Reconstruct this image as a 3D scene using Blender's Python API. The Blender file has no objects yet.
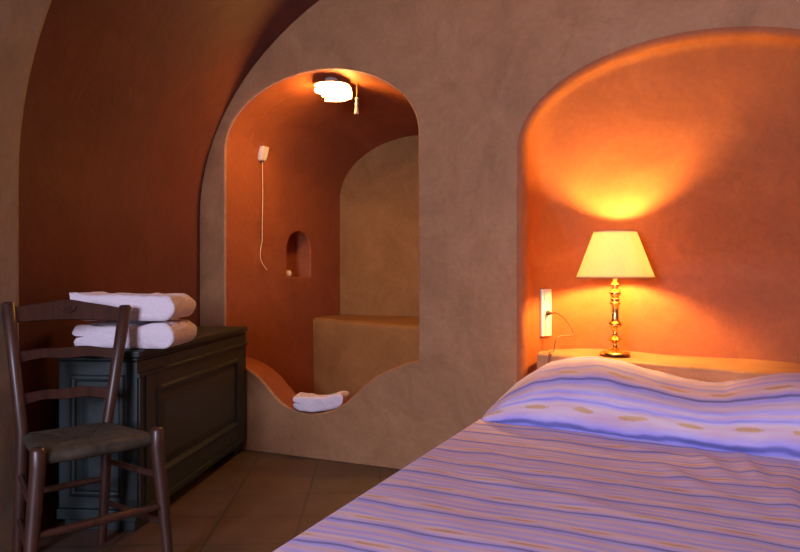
import bpy, bmesh, math, random
from mathutils import Vector, Matrix, noise
random.seed(7)
PI = math.pi
scn = bpy.context.scene
COL = scn.collection
F = 780.0
CAMZ = 0.96
CX, CY = 400.0, 276.0

# ------------------------------------------------------------------ frames of reference
# end wall: origin B, u runs to the right along the wall, n runs into it
BX, BY = 0.0, 3.88
UX, UY = 0.891, -0.454
NX, NY = 0.454, 0.891

def W(s, t, z):
    return Vector((BX + UX*s + NX*t, BY + UY*s + NY*t, z))

A_DIR = (0.1736, 0.985)            # axis of the room vault
A_S = A_DIR[0]*UX + A_DIR[1]*UY
A_T = A_DIR[0]*NX + A_DIR[1]*NY

# ------------------------------------------------------------------ helpers
def tag(o, label=None, cat=None, group=None, kind=None):
    if label: o['label'] = label
    if cat: o['category'] = cat
    if group: o['group'] = group
    if kind: o['kind'] = kind
    return o

def empty(name, loc, rz=0.0):
    o = bpy.data.objects.new(name, None)
    o.empty_display_size = 0.1
    COL.objects.link(o)
    o.location = loc
    o.rotation_euler = (0, 0, rz)
    return o

class MB:
    def __init__(self):
        self.v = []; self.f = []; self.uv = {}
    def add(self, p):
        self.v.append(tuple(p)); return len(self.v)-1
    def grid(self, rows, closed=False, flip=False, close_rows=False):
        idx = [[self.add(p) for p in r] for r in rows]
        m = len(idx[0]); n = len(idx)
        for i in range(n if close_rows else n-1):
            i2 = (i+1) % n
            for j in range(m if closed else m-1):
                k = (j+1) % m
                q = [idx[i][j], idx[i][k], idx[i2][k], idx[i2][j]]
                self.f.append(q[::-1] if flip else q)
        return idx
    def face(self, pts, flip=False):
        ids = [self.add(p) for p in pts]
        self.f.append(ids[::-1] if flip else ids)
    def box(self, lo, hi):
        x0, y0, z0 = lo; x1, y1, z1 = hi
        p = [(x0,y0,z0),(x1,y0,z0),(x1,y1,z0),(x0,y1,z0),(x0,y0,z1),(x1,y0,z1),(x1,y1,z1),(x0,y1,z1)]
        b = len(self.v); self.v += p
        for q in ((0,3,2,1),(4,5,6,7),(0,1,5,4),(1,2,6,5),(2,3,7,6),(3,0,4,7)):
            self.f.append([b+i for i in q])
    def tube(self, pts, radii, seg=14, caps=True):
        pts = [Vector(p) for p in pts]
        if not isinstance(radii, (list, tuple)): radii = [radii]*len(pts)
        rows = []
        ref = None
        for i, p in enumerate(pts):
            a = pts[max(0, i-1)]; b = pts[min(len(pts)-1, i+1)]
            d = (b-a).normalized()
            if ref is None:
                ref = d.orthogonal().normalized()
            ref = (ref - d*ref.dot(d)).normalized()
            q = d.cross(ref)
            rows.append([p + (ref*math.cos(2*PI*j/seg) + q*math.sin(2*PI*j/seg))*radii[i] for j in range(seg)])
        idx = self.grid(rows, closed=True)
        if caps:
            self.f.append(idx[0][::-1]); self.f.append(idx[-1][:])
    def lathe(self, prof, seg=40, org=(0,0,0), cap0=True, cap1=True):
        rows = [[(org[0]+r*math.cos(2*PI*j/seg), org[1]+r*math.sin(2*PI*j/seg), org[2]+z) for j in range(seg)] for r, z in prof]
        idx = self.grid(rows, closed=True)
        if cap0: self.f.append(idx[0][::-1])
        if cap1: self.f.append(idx[-1][:])
    def fill(self, loops, to3):
        """flat face of 2-D loops (outer + holes)"""
        bm = bmesh.new()
        es = []
        for lp in loops:
            vs = [bm.verts.new((p[0], p[1], 0)) for p in lp]
            for i in range(len(vs)):
                es.append(bm.edges.new((vs[i], vs[(i+1) % len(vs)])))
        bmesh.ops.triangle_fill(bm, edges=es, use_beauty=True, use_dissolve=False, normal=(0,0,1))
        bm.verts.index_update()
        base = len(self.v)
        for v in bm.verts: self.v.append(tuple(to3(v.co.x, v.co.y)))
        for f in bm.faces: self.f.append([base+v.index for v in f.verts])
        bm.free()
    def build(self, name, mat, parent=None, smooth=True, angle=40, bevel=0.0, seg=3, recalc=True, subsurf=0, uvs=None, world=False):
        me = bpy.data.meshes.new(name)
        me.from_pydata(self.v, [], self.f)
        if recalc:
            bm = bmesh.new(); bm.from_mesh(me)
            bmesh.ops.recalc_face_normals(bm, faces=bm.faces)
            bm.to_mesh(me); bm.free()
        me.update()
        if uvs is not None:
            lay = me.uv_layers.new(name='UVMap')
            for l in me.loops:
                lay.data[l.index].uv = uvs[l.vertex_index]
        if smooth:
            for p in me.polygons: p.use_smooth = True
            me.set_sharp_from_angle(angle=math.radians(angle))
        o = bpy.data.objects.new(name, me)
        COL.objects.link(o)
        me.materials.append(mat)
        if parent is not None:
            o.parent = parent
        if bevel > 0:
            md = o.modifiers.new('bevel', 'BEVEL')
            md.width = bevel; md.segments = seg; md.limit_method = 'ANGLE'; md.angle_limit = math.radians(35)
            md.harden_normals = False
        if subsurf:
            md = o.modifiers.new('sub', 'SUBSURF'); md.levels = subsurf; md.render_levels = subsurf
        return o

# ------------------------------------------------------------------ materials
def new_mat(name):
    m = bpy.data.materials.new(name); m.use_nodes = True
    nt = m.node_tree
    for n in list(nt.nodes): nt.nodes.remove(n)
    out = nt.nodes.new('ShaderNodeOutputMaterial')
    return m, nt, out

def principled(nt, out, **kw):
    p = nt.nodes.new('ShaderNodeBsdfPrincipled')
    for k, v in kw.items():
        p.inputs[k].default_value = v
    nt.links.new(p.outputs[0], out.inputs[0])
    return p

def rgba(c): return (c[0], c[1], c[2], 1.0)

def ramp(nt, fac, stops, interp='LINEAR'):
    r = nt.nodes.new('ShaderNodeValToRGB')
    r.color_ramp.interpolation = interp
    el = r.color_ramp.elements
    while len(el) > 1: el.remove(el[-1])
    el[0].position = stops[0][0]; el[0].color = rgba(stops[0][1])
    for p, c in stops[1:]:
        e = el.new(p); e.color = rgba(c)
    nt.links.new(fac, r.inputs[0])
    return r

def plaster(name, dark, mid, light, rough=0.62, bump=0.25, spec=0.3):
    m, nt, out = new_mat(name)
    p = principled(nt, out, Roughness=rough)
    p.inputs['Specular IOR Level'].default_value = spec
    tc = nt.nodes.new('ShaderNodeTexCoord')
    n1 = nt.nodes.new('ShaderNodeTexNoise'); n1.inputs['Scale'].default_value = 2.6
    n1.inputs['Detail'].default_value = 8; n1.inputs['Roughness'].default_value = 0.62; n1.inputs['Distortion'].default_value = 1.2
    nt.links.new(tc.outputs['Object'], n1.inputs['Vector'])
    r = ramp(nt, n1.outputs[0], [(0.28, dark), (0.5, mid), (0.74, light)])
    n2 = nt.nodes.new('ShaderNodeTexNoise'); n2.inputs['Scale'].default_value = 38
    n2.inputs['Detail'].default_value = 6; n2.inputs['Roughness'].default_value = 0.7
    nt.links.new(tc.outputs['Object'], n2.inputs['Vector'])
    mx = nt.nodes.new('ShaderNodeMix'); mx.data_type = 'RGBA'; mx.blend_type = 'OVERLAY'
    mx.inputs[0].default_value = 0.22
    nt.links.new(r.outputs[0], mx.inputs[6])
    nt.links.new(n2.outputs[0], mx.inputs[7])
    nt.links.new(mx.outputs[2], p.inputs['Base Color'])
    n3 = nt.nodes.new('ShaderNodeTexNoise'); n3.inputs['Scale'].default_value = 5.5
    n3.inputs['Detail'].default_value = 5; n3.inputs['Distortion'].default_value = 0.6
    nt.links.new(tc.outputs['Object'], n3.inputs['Vector'])
    add = nt.nodes.new('ShaderNodeMath'); add.operation = 'MULTIPLY_ADD'
    add.inputs[1].default_value = 0.12
    nt.links.new(n2.outputs[0], add.inputs[0]); nt.links.new(n3.outputs[0], add.inputs[2])
    b = nt.nodes.new('ShaderNodeBump'); b.inputs['Strength'].default_value = bump; b.inputs['Distance'].default_value = 0.035
    nt.links.new(add.outputs[0], b.inputs['Height'])
    nt.links.new(b.outputs[0], p.inputs['Normal'])
    return m

M_end = plaster('ochre_plaster', (0.32,0.165,0.074), (0.405,0.207,0.092), (0.47,0.255,0.122), rough=0.55, bump=0.38)
M_rib = plaster('grey_plaster', (0.24,0.20,0.14), (0.29,0.245,0.175), (0.34,0.29,0.21), rough=0.6)
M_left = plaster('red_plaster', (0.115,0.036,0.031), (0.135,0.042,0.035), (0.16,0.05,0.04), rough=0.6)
M_alc = plaster('burnt_orange_plaster', (0.29,0.085,0.032), (0.34,0.10,0.036), (0.40,0.125,0.045), rough=0.6)
M_bench = plaster('yellow_ochre_plaster', (0.25,0.125,0.036), (0.315,0.16,0.048), (0.38,0.20,0.064), rough=0.6)
M_niche = plaster('orange_plaster', (0.31,0.088,0.022), (0.37,0.105,0.026), (0.43,0.13,0.034), rough=0.6)
M_ledge = plaster('pale_orange_plaster', (0.36,0.17,0.08), (0.43,0.21,0.10), (0.50,0.26,0.13), rough=0.6)

def wood(name, c0, c1, rough=0.35, scale=(18, 18, 2.2), coat=0.2):
    m, nt, out = new_mat(name)
    p = principled(nt, out, Roughness=rough)
    p.inputs['Coat Weight'].default_value = coat
    p.inputs['Coat Roughness'].default_value = 0.25
    tc = nt.nodes.new('ShaderNodeTexCoord')
    mp = nt.nodes.new('ShaderNodeMapping'); mp.inputs['Scale'].default_value = scale
    nt.links.new(tc.outputs['Object'], mp.inputs[0])
    n = nt.nodes.new('ShaderNodeTexNoise'); n.inputs['Scale'].default_value = 2.5; n.inputs['Detail'].default_value = 6
    n.inputs['Distortion'].default_value = 0.8
    nt.links.new(mp.outputs[0], n.inputs['Vector'])
    r = ramp(nt, n.outputs[0], [(0.3, c0), (0.7, c1)])
    nt.links.new(r.outputs[0], p.inputs['Base Color'])
    b = nt.nodes.new('ShaderNodeBump'); b.inputs['Strength'].default_value = 0.12; b.inputs['Distance'].default_value = 0.004
    nt.links.new(n.outputs[0], b.inputs['Height']); nt.links.new(b.outputs[0], p.inputs['Normal'])
    return m

M_chair = wood('brown_chair_wood', (0.034,0.014,0.008), (0.068,0.026,0.015), rough=0.45)
M_chest = wood('dark_green_painted_wood', (0.012,0.022,0.020), (0.019,0.031,0.029), rough=0.5, scale=(2.2,18,18), coat=0.0)

def rush_mat():
    m, nt, out = new_mat('woven_rush')
    p = principled(nt, out, Roughness=0.75)
    tc = nt.nodes.new('ShaderNodeTexCoord')
    n = nt.nodes.new('ShaderNodeTexNoise'); n.inputs['Scale'].default_value = 30; n.inputs['Detail'].default_value = 5
    nt.links.new(tc.outputs['Object'], n.inputs['Vector'])
    r = ramp(nt, n.outputs[0], [(0.3, (0.024,0.02,0.012)), (0.6, (0.058,0.047,0.028)), (0.8, (0.10,0.08,0.05))])
    nt.links.new(r.outputs[0], p.inputs['Base Color'])
    return m
M_rush = rush_mat()

def towel_mat():
    m, nt, out = new_mat('white_terry')
    p = principled(nt, out, Roughness=0.95)
    p.inputs['Base Color'].default_value = (0.80, 0.74, 0.79, 1)
    p.inputs['Sheen Weight'].default_value = 0.25
    tc = nt.nodes.new('ShaderNodeTexCoord')
    n = nt.nodes.new('ShaderNodeTexNoise'); n.inputs['Scale'].default_value = 120; n.inputs['Detail'].default_value = 4
    nt.links.new(tc.outputs['Object'], n.inputs['Vector'])
    n2 = nt.nodes.new('ShaderNodeTexNoise'); n2.inputs['Scale'].default_value = 22; n2.inputs['Detail'].default_value = 3
    nt.links.new(tc.outputs['Object'], n2.inputs['Vector'])
    ad = nt.nodes.new('ShaderNodeMath'); ad.operation = 'MULTIPLY_ADD'; ad.inputs[1].default_value = 0.5
    nt.links.new(n.outputs[0], ad.inputs[0]); nt.links.new(n2.outputs[0], ad.inputs[2])
    b = nt.nodes.new('ShaderNodeBump'); b.inputs['Strength'].default_value = 0.55; b.inputs['Distance'].default_value = 0.012
    nt.links.new(ad.outputs[0], b.inputs['Height']); nt.links.new(b.outputs[0], p.inputs['Normal'])
    return m
M_towel = towel_mat()

def brass_mat():
    m, nt, out = new_mat('polished_brass')
    p = principled(nt, out, Roughness=0.2, Metallic=1.0)
    p.inputs['Base Color'].default_value = (0.86, 0.58, 0.20, 1)
    tc = nt.nodes.new('ShaderNodeTexCoord')
    n = nt.nodes.new('ShaderNodeTexNoise'); n.inputs['Scale'].default_value = 40
    nt.links.new(tc.outputs['Object'], n.inputs['Vector'])
    r = ramp(nt, n.outputs[0], [(0.3, (0.16,)*3), (0.7, (0.3,)*3)])
    nt.links.new(r.outputs[0], p.inputs['Roughness'])
    return m
M_brass = brass_mat()

def plain(name, col, rough=0.5, spec=0.4, var=0.08, scale=60):
    m, nt, out = new_mat(name)
    p = principled(nt, out, Roughness=rough)
    p.inputs['Specular IOR Level'].default_value = spec
    tc = nt.nodes.new('ShaderNodeTexCoord')
    n = nt.nodes.new('ShaderNodeTexNoise'); n.inputs['Scale'].default_value = scale; n.inputs['Detail'].default_value = 3
    nt.links.new(tc.outputs['Object'], n.inputs['Vector'])
    r = ramp(nt, n.outputs[0], [(0.3, [c*(1-var) for c in col]), (0.7, [min(1, c*(1+var)) for c in col])])
    nt.links.new(r.outputs[0], p.inputs['Base Color'])
    return m
M_white = plain('white_plastic', (0.78,0.74,0.66), 0.35)
M_dark = plain('dark_hole', (0.03,0.025,0.02), 0.6)
M_cord = plain('brown_cord', (0.14,0.06,0.028), 0.5)
M_cream = plain('cream_cord', (0.80,0.58,0.32), 0.7)
M_soap = plain('pale_soap', (0.85,0.72,0.55), 0.4)
M_matt = plain('mattress_ticking', (0.6,0.57,0.52), 0.9)
M_bedbase = wood('bed_base_wood', (0.06,0.03,0.02), (0.11,0.06,0.035))
M_steel = plain('tarnished_metal', (0.42,0.36,0.28), 0.4)

def emit_mat(name, col, strength):
    m, nt, out = new_mat(name)
    e = nt.nodes.new('ShaderNodeEmission')
    e.inputs[0].default_value = rgba(col); e.inputs[1].default_value = strength
    nt.links.new(e.outputs[0], out.inputs[0])
    return m
BULB_COL = (1.0, 0.53, 0.13)
M_bulb = emit_mat('lit_bulb', BULB_COL, 1750.0)
M_glow = emit_mat('lit_glass', (1.0, 0.47, 0.11), 150.0)

def shade_mat():
    m, nt, out = new_mat('pale_fabric_shade')
    d = nt.nodes.new('ShaderNodeBsdfDiffuse'); d.inputs[0].default_value = (0.80,0.72,0.50,1)
    t = nt.nodes.new('ShaderNodeBsdfTranslucent')
    tc = nt.nodes.new('ShaderNodeTexCoord')
    n = nt.nodes.new('ShaderNodeTexNoise'); n.inputs['Scale'].default_value = 90
    nt.links.new(tc.outputs['Object'], n.inputs['Vector'])
    r = ramp(nt, n.outputs[0], [(0.3, (0.80,0.70,0.50)), (0.7, (0.9,0.80,0.60))])
    nt.links.new(r.outputs[0], t.inputs[0])
    mx = nt.nodes.new('ShaderNodeMixShader'); mx.inputs[0].default_value = 0.5
    nt.links.new(d.outputs[0], mx.inputs[1]); nt.links.new(t.outputs[0], mx.inputs[2])
    nt.links.new(mx.outputs[0], out.inputs[0])
    return m
M_shade = shade_mat()
M_trim = plain('shade_trim', (0.55,0.40,0.20), 0.7)

def tile_mat():
    m, nt, out = new_mat('terracotta_tiles')
    p = principled(nt, out, Roughness=0.5)
    tc = nt.nodes.new('ShaderNodeTexCoord')
    mp = nt.nodes.new('ShaderNodeMapping')
    mp.inputs['Location'].default_value = (0.285, 0.07, 0); mp.inputs['Rotation'].default_value = (0, 0, math.radians(-2))
    nt.links.new(tc.outputs['Object'], mp.inputs[0])
    br = nt.nodes.new('ShaderNodeTexBrick')
    br.offset = 0.0; br.squash = 1.0
    br.inputs['Scale'].default_value = 1.0
    br.inputs['Brick Width'].default_value = 0.32; br.inputs['Row Height'].default_value = 0.32
    br.inputs['Mortar Size'].default_value = 0.006; br.inputs['Mortar Smooth'].default_value = 0.4
    br.inputs['Color1'].default_value = (0.068,0.050,0.036,1)
    br.inputs['Color2'].default_value = (0.10,0.058,0.040,1)
    br.inputs['Mortar'].default_value = (0.048,0.038,0.029,1)
    nt.links.new(mp.outputs[0], br.inputs['Vector'])
    n = nt.nodes.new('ShaderNodeTexNoise'); n.inputs['Scale'].default_value = 6; n.inputs['Detail'].default_value = 7
    nt.links.new(tc.outputs['Object'], n.inputs['Vector'])
    mx = nt.nodes.new('ShaderNodeMix'); mx.data_type = 'RGBA'; mx.blend_type = 'OVERLAY'; mx.inputs[0].default_value = 0.5
    nt.links.new(br.outputs['Color'], mx.inputs[6]); nt.links.new(n.outputs[0], mx.inputs[7])
    nt.links.new(mx.outputs[2], p.inputs['Base Color'])
    sub = nt.nodes.new('ShaderNodeMath'); sub.operation = 'MULTIPLY_ADD'; sub.inputs[1].default_value = -1.0
    nt.links.new(br.outputs['Fac'], sub.inputs[0]); nt.links.new(n.outputs[0], sub.inputs[2])
    b = nt.nodes.new('ShaderNodeBump'); b.inputs['Strength'].default_value = 0.35; b.inputs['Distance'].default_value = 0.006
    nt.links.new(sub.outputs[0], b.inputs['Height']); nt.links.new(b.outputs[0], p.inputs['Normal'])
    return m
M_tile = tile_mat()

def spread_mat():
    m, nt, out = new_mat('striped_cotton')
    p = principled(nt, out, Roughness=0.85)
    p.inputs['Sheen Weight'].default_value = 0.08
    uv = nt.nodes.new('ShaderNodeUVMap'); uv.uv_map = 'UVMap'
    sep = nt.nodes.new('ShaderNodeSeparateXYZ'); nt.links.new(uv.outputs[0], sep.inputs[0])
    def math_n(op, a, b=None, c=None):
        n = nt.nodes.new('ShaderNodeMath'); n.operation = op
        for i, x in enumerate((a, b, c)):
            if x is None: continue
            if isinstance(x, (int, float)): n.inputs[i].default_value = x
            else: nt.links.new(x, n.inputs[i])
        return n.outputs[0]
    nz = nt.nodes.new('ShaderNodeTexNoise'); nz.inputs['Scale'].default_value = 3.2; nz.inputs['Detail'].default_value = 3
    nt.links.new(uv.outputs[0], nz.inputs['Vector'])
    wob = math_n('MULTIPLY_ADD', nz.outputs[0], 0.05, -0.025)
    v = math_n('ADD', sep.outputs[1], wob)
    PER = 0.150
    vv = math_n('DIVIDE', v, PER)
    fr = math_n('FRACT', vv)
    row = math_n('FLOOR', vv)
    cr = ramp(nt, fr, [
        (0.00, (0.713,0.529,0.600)), (0.08, (0.626,0.494,0.700)), (0.14, (0.454,0.437,0.920)), (0.20, (0.432,0.414,0.920)),
        (0.235, (0.173,0.184,0.500)), (0.265, (0.173,0.184,0.500)), (0.30, (0.475,0.437,0.920)),
        (0.40, (0.713,0.552,0.675)), (0.57, (0.756,0.575,0.600)), (0.64, (0.518,0.460,0.875)),
        (0.67, (0.367,0.356,0.775)), (0.71, (0.562,0.494,0.875)), (0.79, (0.734,0.552,0.650)), (0.87, (0.497,0.460,0.920)), (1.0, (0.713,0.529,0.600))])
    # yellow dashes in the pale band
    ph = math_n('MULTIPLY', row, 0.37)
    uu = math_n('MULTIPLY_ADD', sep.outputs[0], 1/0.175, ph)
    uf = math_n('FRACT', math_n('ADD', uu, math_n('MULTIPLY', nz.outputs[0], 0.5)))
    d1 = math_n('ABSOLUTE', math_n('SUBTRACT', uf, 0.5))
    d2 = math_n('ABSOLUTE', math_n('SUBTRACT', fr, 0.49))
    e = math_n('ADD', math_n('POWER', math_n('DIVIDE', d1, 0.27), 2.0), math_n('POWER', math_n('DIVIDE', d2, 0.045), 2.0))
    nf = nt.nodes.new('ShaderNodeTexNoise'); nf.inputs['Scale'].default_value = 55; nf.inputs['Detail'].default_value = 3
    nt.links.new(uv.outputs[0], nf.inputs['Vector'])
    e2 = math_n('MULTIPLY_ADD', nf.outputs[0], 1.4, math_n('ADD', e, -0.7))
    mr = nt.nodes.new('ShaderNodeMapRange'); mr.inputs[1].default_value = 0.55; mr.inputs[2].default_value = 1.15
    mr.inputs[3].default_value = 0.85; mr.inputs[4].default_value = 0.0
    nt.links.new(e2, mr.inputs[0])
    mx = nt.nodes.new('ShaderNodeMix'); mx.data_type = 'RGBA'
    nt.links.new(mr.outputs[0], mx.inputs[0]); nt.links.new(cr.outputs[0], mx.inputs[6])
    mx.inputs[7].default_value = (0.66, 0.40, 0.16, 1)
    mp = nt.nodes.new('ShaderNodeMapping'); mp.inputs['Scale'].default_value = (5, 60, 1)
    nt.links.new(uv.outputs[0], mp.inputs[0])
    ns = nt.nodes.new('ShaderNodeTexNoise'); ns.inputs['Scale'].default_value = 1.0; ns.inputs['Detail'].default_value = 5
    nt.links.new(mp.outputs[0], ns.inputs['Vector'])
    mo = nt.nodes.new('ShaderNodeMix'); mo.data_type = 'RGBA'; mo.blend_type = 'OVERLAY'; mo.inputs[0].default_value = 0.55
    nt.links.new(mx.outputs[2], mo.inputs[6]); nt.links.new(ns.outputs[0], mo.inputs[7])
    nt.links.new(mo.outputs[2], p.inputs['Base Color'])
    b = nt.nodes.new('ShaderNodeBump'); b.inputs['Strength'].default_value = 0.2; b.inputs['Distance'].default_value = 0.004
    nt.links.new(ns.outputs[0], b.inputs['Height']); nt.links.new(b.outputs[0], p.inputs['Normal'])
    return m
M_spread = spread_mat()

# ------------------------------------------------------------------ room vault
V_S0, V_A, V_B, V_Z = 0.6, 1.885, 1.35, 1.3
def vault_pts(n=48, nz=8):
    """profile from left floor over the crown to the right floor (s, z)"""
    pts = [(V_S0 - V_A, V_Z*i/nz) for i in range(nz)]
    for i in range(n+1):
        th = PI - PI*i/n
        pts.append((V_S0 + V_A*math.cos(th), V_Z + V_B*math.sin(th)))
    pts += [(V_S0 + V_A, V_Z*(nz-1-i)/nz) for i in range(nz)]
    return pts
VP = vault_pts()
KMAX = 5.6
def vrow(k, pts): return [W(s - A_S*k, -A_T*k, z) for s, z in pts]
KS = [KMAX*i/36 for i in range(37)]
nV = len(VP)
iL = 8 + 20           # left wall runs up into the curve of the vault
iR = nV - 1 - 8
def sweep(name, pts, mat):
    mb = MB(); mb.grid([vrow(k, pts) for k in KS])
    o = mb.build(name, mat, recalc=False)
    o['kind'] = 'structure'
    return o
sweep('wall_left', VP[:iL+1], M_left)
sweep('ceiling', VP[iL:iR+1], M_end)
sweep('wall_right', VP[iR:], M_end)

mb = MB()
c = [(-3.2, -2.2), (4.4, -2.2), (4.4, 5.0), (-3.2, 5.0)]
mb.box((-2.6, -2.9, -0.1), (3.6, 5.6, 0.0))
o = mb.build('floor', M_tile, smooth=False); o['kind'] = 'structure'

# thick rib on the left wall, nearer to the camera
mb = MB()
rz = [2.6*i/44 for i in range(45)]
def rib_s(z):
    q = max(0.0, (z-1.3)/1.37)
    return V_S0 - 1.728*math.sqrt(1-q*q)
def vault_s(z):
    q = max(0.0, (z-V_Z)/V_B)
    return V_S0 - V_A*math.sqrt(1-q*q)
K0 = 1.725
rows = []
R = 0.03
outer = [(vault_s(z)-0.02, z) for z in rz]
rows.append(vrow(K0, outer))
inn = [(max(rib_s(z), vault_s(z)-0.02), z) for z in rz]
for th in [i*PI/2/6 for i in range(7)]:
    off = R*(1-math.sin(th)); kk = K0 + R*(1-math.cos(th))
    rows.append(vrow(kk, [(max(s-off, so[0]), z) for (s, z), so in zip(inn, outer)]))
rows.append(vrow(KMAX, inn))
mb.grid(rows)
o = mb.build('trim_1', M_rib, angle=60); o['kind'] = 'structure'

# ------------------------------------------------------------------ end wall with the two arched openings
def pix_st(x, y):
    p = (x-CX)/F
    s = p*BY/(UX - p*UY)
    d = BY + UY*s
    return s, CAMZ - (y-CY)*d/F
# alcove opening
AL, AR = -1.103, 0.099
AC, AW = (AL+AR)/2, (AR-AL)/2
DEP = 1.236
def alc_spring(t): return 1.667 + (1.50-1.667)*max(0, t)/DEP
def alc_rise(t):   return 0.378 + (0.40-0.378)*max(0, t)/DEP
NT = 40
def alc_arch(t, off=0.0):
    sp, ri = alc_spring(t), alc_rise(t)
    return [(AC + (AW+off)*math.cos(PI - PI*i/NT), sp + (ri+off)*math.sin(PI*i/NT)) for i in range(NT+1)]
wave_px = [(418,361),(405,363),(398,366.5),(386,371),(374,377),(364,385),(355,394),(345,403),(334,409.5),(321,413),(308,413.5),
           (298,411.5),(289.5,408),(281,402.5),(274,395),(267,386.5),(260,378),(252,371.5),(244,366),(234,361.5),(225,359)]
wave = [pix_st(*q) for q in wave_px]
wave[0] = (AR, wave[0][1]); wave[-1] = (AL, wave[-1][1])
# closed loop: left jamb bottom -> up -> arch -> right jamb -> wave back to the left
NJ = 8
def alc_loop(off, t=0.0):
    arch = alc_arch(t, off)
    zl = wave[-1][1]; zr = wave[0][1]
    pts = []
    for i in range(NJ): pts.append((AL-off, zl + (alc_spring(t)-zl)*i/NJ - (off if i == 0 else 0)))
    pts += arch
    for i in range(1, NJ+1): pts.append((AR+off, alc_spring(t) + (zr-alc_spring(t))*i/NJ - (off if i == NJ else 0)))
    for i in range(1, len(wave)-1):
        a = wave[i-1]; b = wave[i+1]
        dx, dz = b[0]-a[0], b[1]-a[1]; L = math.hypot(dx, dz)
        nx, nz = dz/L, -dx/L
        if nz > 0: nx, nz = -nx, -nz
        pts.append((wave[i][0]+nx*off, wave[i][1]+nz*off))
    return pts
R1 = 0.012
# bed niche
NC, NW, NSP, NRI = 1.40, 0.75, 1.54, 0.40
R2 = 0.04
RB = 0.36; RBT = 0.345
NN = 56; NJ2 = 14
def niche_line(off, t=0):
    """open outline, left floor -> over -> right floor"""
    w = NW+off; r = NRI+off
    pts = [(NC-w, NSP*i/NJ2) for i in range(NJ2)]
    pts += [(NC + w*math.cos(PI-PI*i/NN), NSP + r*math.sin(PI*i/NN)) for i in range(NN+1)]
    pts += [(NC+w, NSP*(NJ2-1-i)/NJ2) for i in range(NJ2)]
    return pts
mb = MB()
outer = [(s, z) for s, z in VP]
nl = niche_line(R2+0.004)
outer_loop = outer[:] + nl[::-1]      # left floor, vault, right floor, back along the niche
mb.fill([outer_loop, alc_loop(R1+0.004)], lambda a, b: W(a, 0, b))
rows = [[W(s, 0, z) for s, z in alc_loop(R1+0.004)]]
for i in range(11):
    th = i*PI/2/10
    t = R1*(1-math.cos(th)); off = R1*(1-math.sin(th))
    rows.append([W(s, t, z) for s, z in alc_loop(off)])
mb.grid(rows, closed=True)
o = mb.build('wall_back', M_end, angle=50, recalc=False); o['kind'] = 'structure'

# bed niche inside
mb = MB()
rows = [[W(s, 0, z) for s, z in niche_line(R2+0.004)]]
for i in range(13):
    th = i*PI/2/12
    rows.append([W(s, R2*(1-math.cos(th)), z) for s, z in niche_line(R2*(1-math.sin(th)))])
NB = 30
def niche_row(q):
    """outline of the shell-like niche at depth fraction q: the crown comes down as the niche gets deeper"""
    w = NW - RB*(1-math.sqrt(max(0, 1-q*q)))
    top = (NSP+NRI) - (0.74*q**1.08 + 0.20*(1-math.sqrt(max(0, 1-q*q))))
    r = NRI*(1-0.6*q); sp = top - r
    pts = [(NC-w, sp*k/NJ2) for k in range(NJ2)]
    pts += [(NC + w*math.cos(PI-PI*k/NN), sp + r*math.sin(PI*k/NN)) for k in range(NN+1)]
    pts += [(NC+w, sp*(NJ2-1-k)/NJ2) for k in range(NJ2)]
    return pts
for i in range(1, NB+1):
    q = math.sin(PI/2*i/NB)
    rows.append([W(s, R2 + RBT*q, z) for s, z in niche_row(q)])
last = niche_row(1.0)
mb.grid(rows)
mb.fill([last], lambda a, b: W(a, R2+RBT, b))
o = mb.build('wall_niche', M_niche, angle=60, recalc=False); o['kind'] = 'structure'

def niche_plan(th):
    """point and tangent on the rounded left side of the bed niche"""
    s = NC - NW + RB*(1-math.cos(th)); t = R2 + RBT*math.sin(th)
    return s, t

# ------------------------------------------------------------------ alcove inside
TW = 0.20
mb = MB()
# sill band, jamb and soffit through the thickness of the low wall
rows = [[W(s, t, z) for s, z in alc_loop(0, t)] for t in (R1, R1+0.01, 0.08, 0.12, 0.16, TW-0.03)]
# rounded inner arris only on the wave: same loop
def inner_loop(drop, t):
    lp = alc_loop(0, t)
    nb = NJ + NT + 1 + NJ
    return [(s, z - (drop if i >= nb or i == 0 or i == nb-1 else 0)) for i, (s, z) in enumerate(lp)]
for i in range(1, 6):
    th = PI/2*i/5
    rows.append([W(s, TW-0.03+0.03*math.sin(th), z) for s, z in inner_loop(0.03*(1-math.cos(th)), TW)])
mb.grid(rows, closed=True)
ZF = 0.04
lp = inner_loop(0.03, TW)
nb = NJ+NT+1+NJ
low = [lp[nb-1]] + lp[nb:] + [lp[0]]
mb.grid([[W(s, TW, z) for s, z in low], [W(s, TW, ZF) for s, z in low]])
# vault beyond the low wall
ts = [TW + (DEP-TW)*i/20 for i in range(21)]
mb.grid([[W(s, t, z) for s, z in alc_arch(t)] for t in ts])
# right side
mb.grid([[W(AR, t, ZF + (alc_spring(t)-ZF)*i/6) for i in range(7)] for t in ts])
# left side, flat, with the arched soap niche
ST0, ST1, SZ0, SZ1 = 0.60, 0.865, 0.955, 1.125
def soap_loop(off):
    c = (ST0+ST1)/2; w = (ST1-ST0)/2 + off
    pts = [(c-w, SZ0-off), (c+w, SZ0-off)]
    pts += [(c + w*math.cos(PI*i/18), SZ1 + (0.12+off)*math.sin(PI*i/18)) for i in range(19)]
    return pts
side = [(TW, ZF), (DEP, ZF)] + [(t, alc_spring(t)) for t in ts[::-1]]
mb.fill([side, soap_loop(0.016)], lambda a, b: W(AL, a, b))
rows = []
for i in range(7):
    th = PI/2*i/6
    rows.append([W(AL-0.012*(1-math.cos(th)), t, z) for t, z in soap_loop(0.012*(1-math.sin(th))+0.004*(i == 0))])
rows.append([W(AL-0.12, t, z) for t, z in soap_loop(0)])
mb.grid(rows, closed=True)
mb.fill([soap_loop(0)], lambda a, b: W(AL-0.12, a, b))
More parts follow.
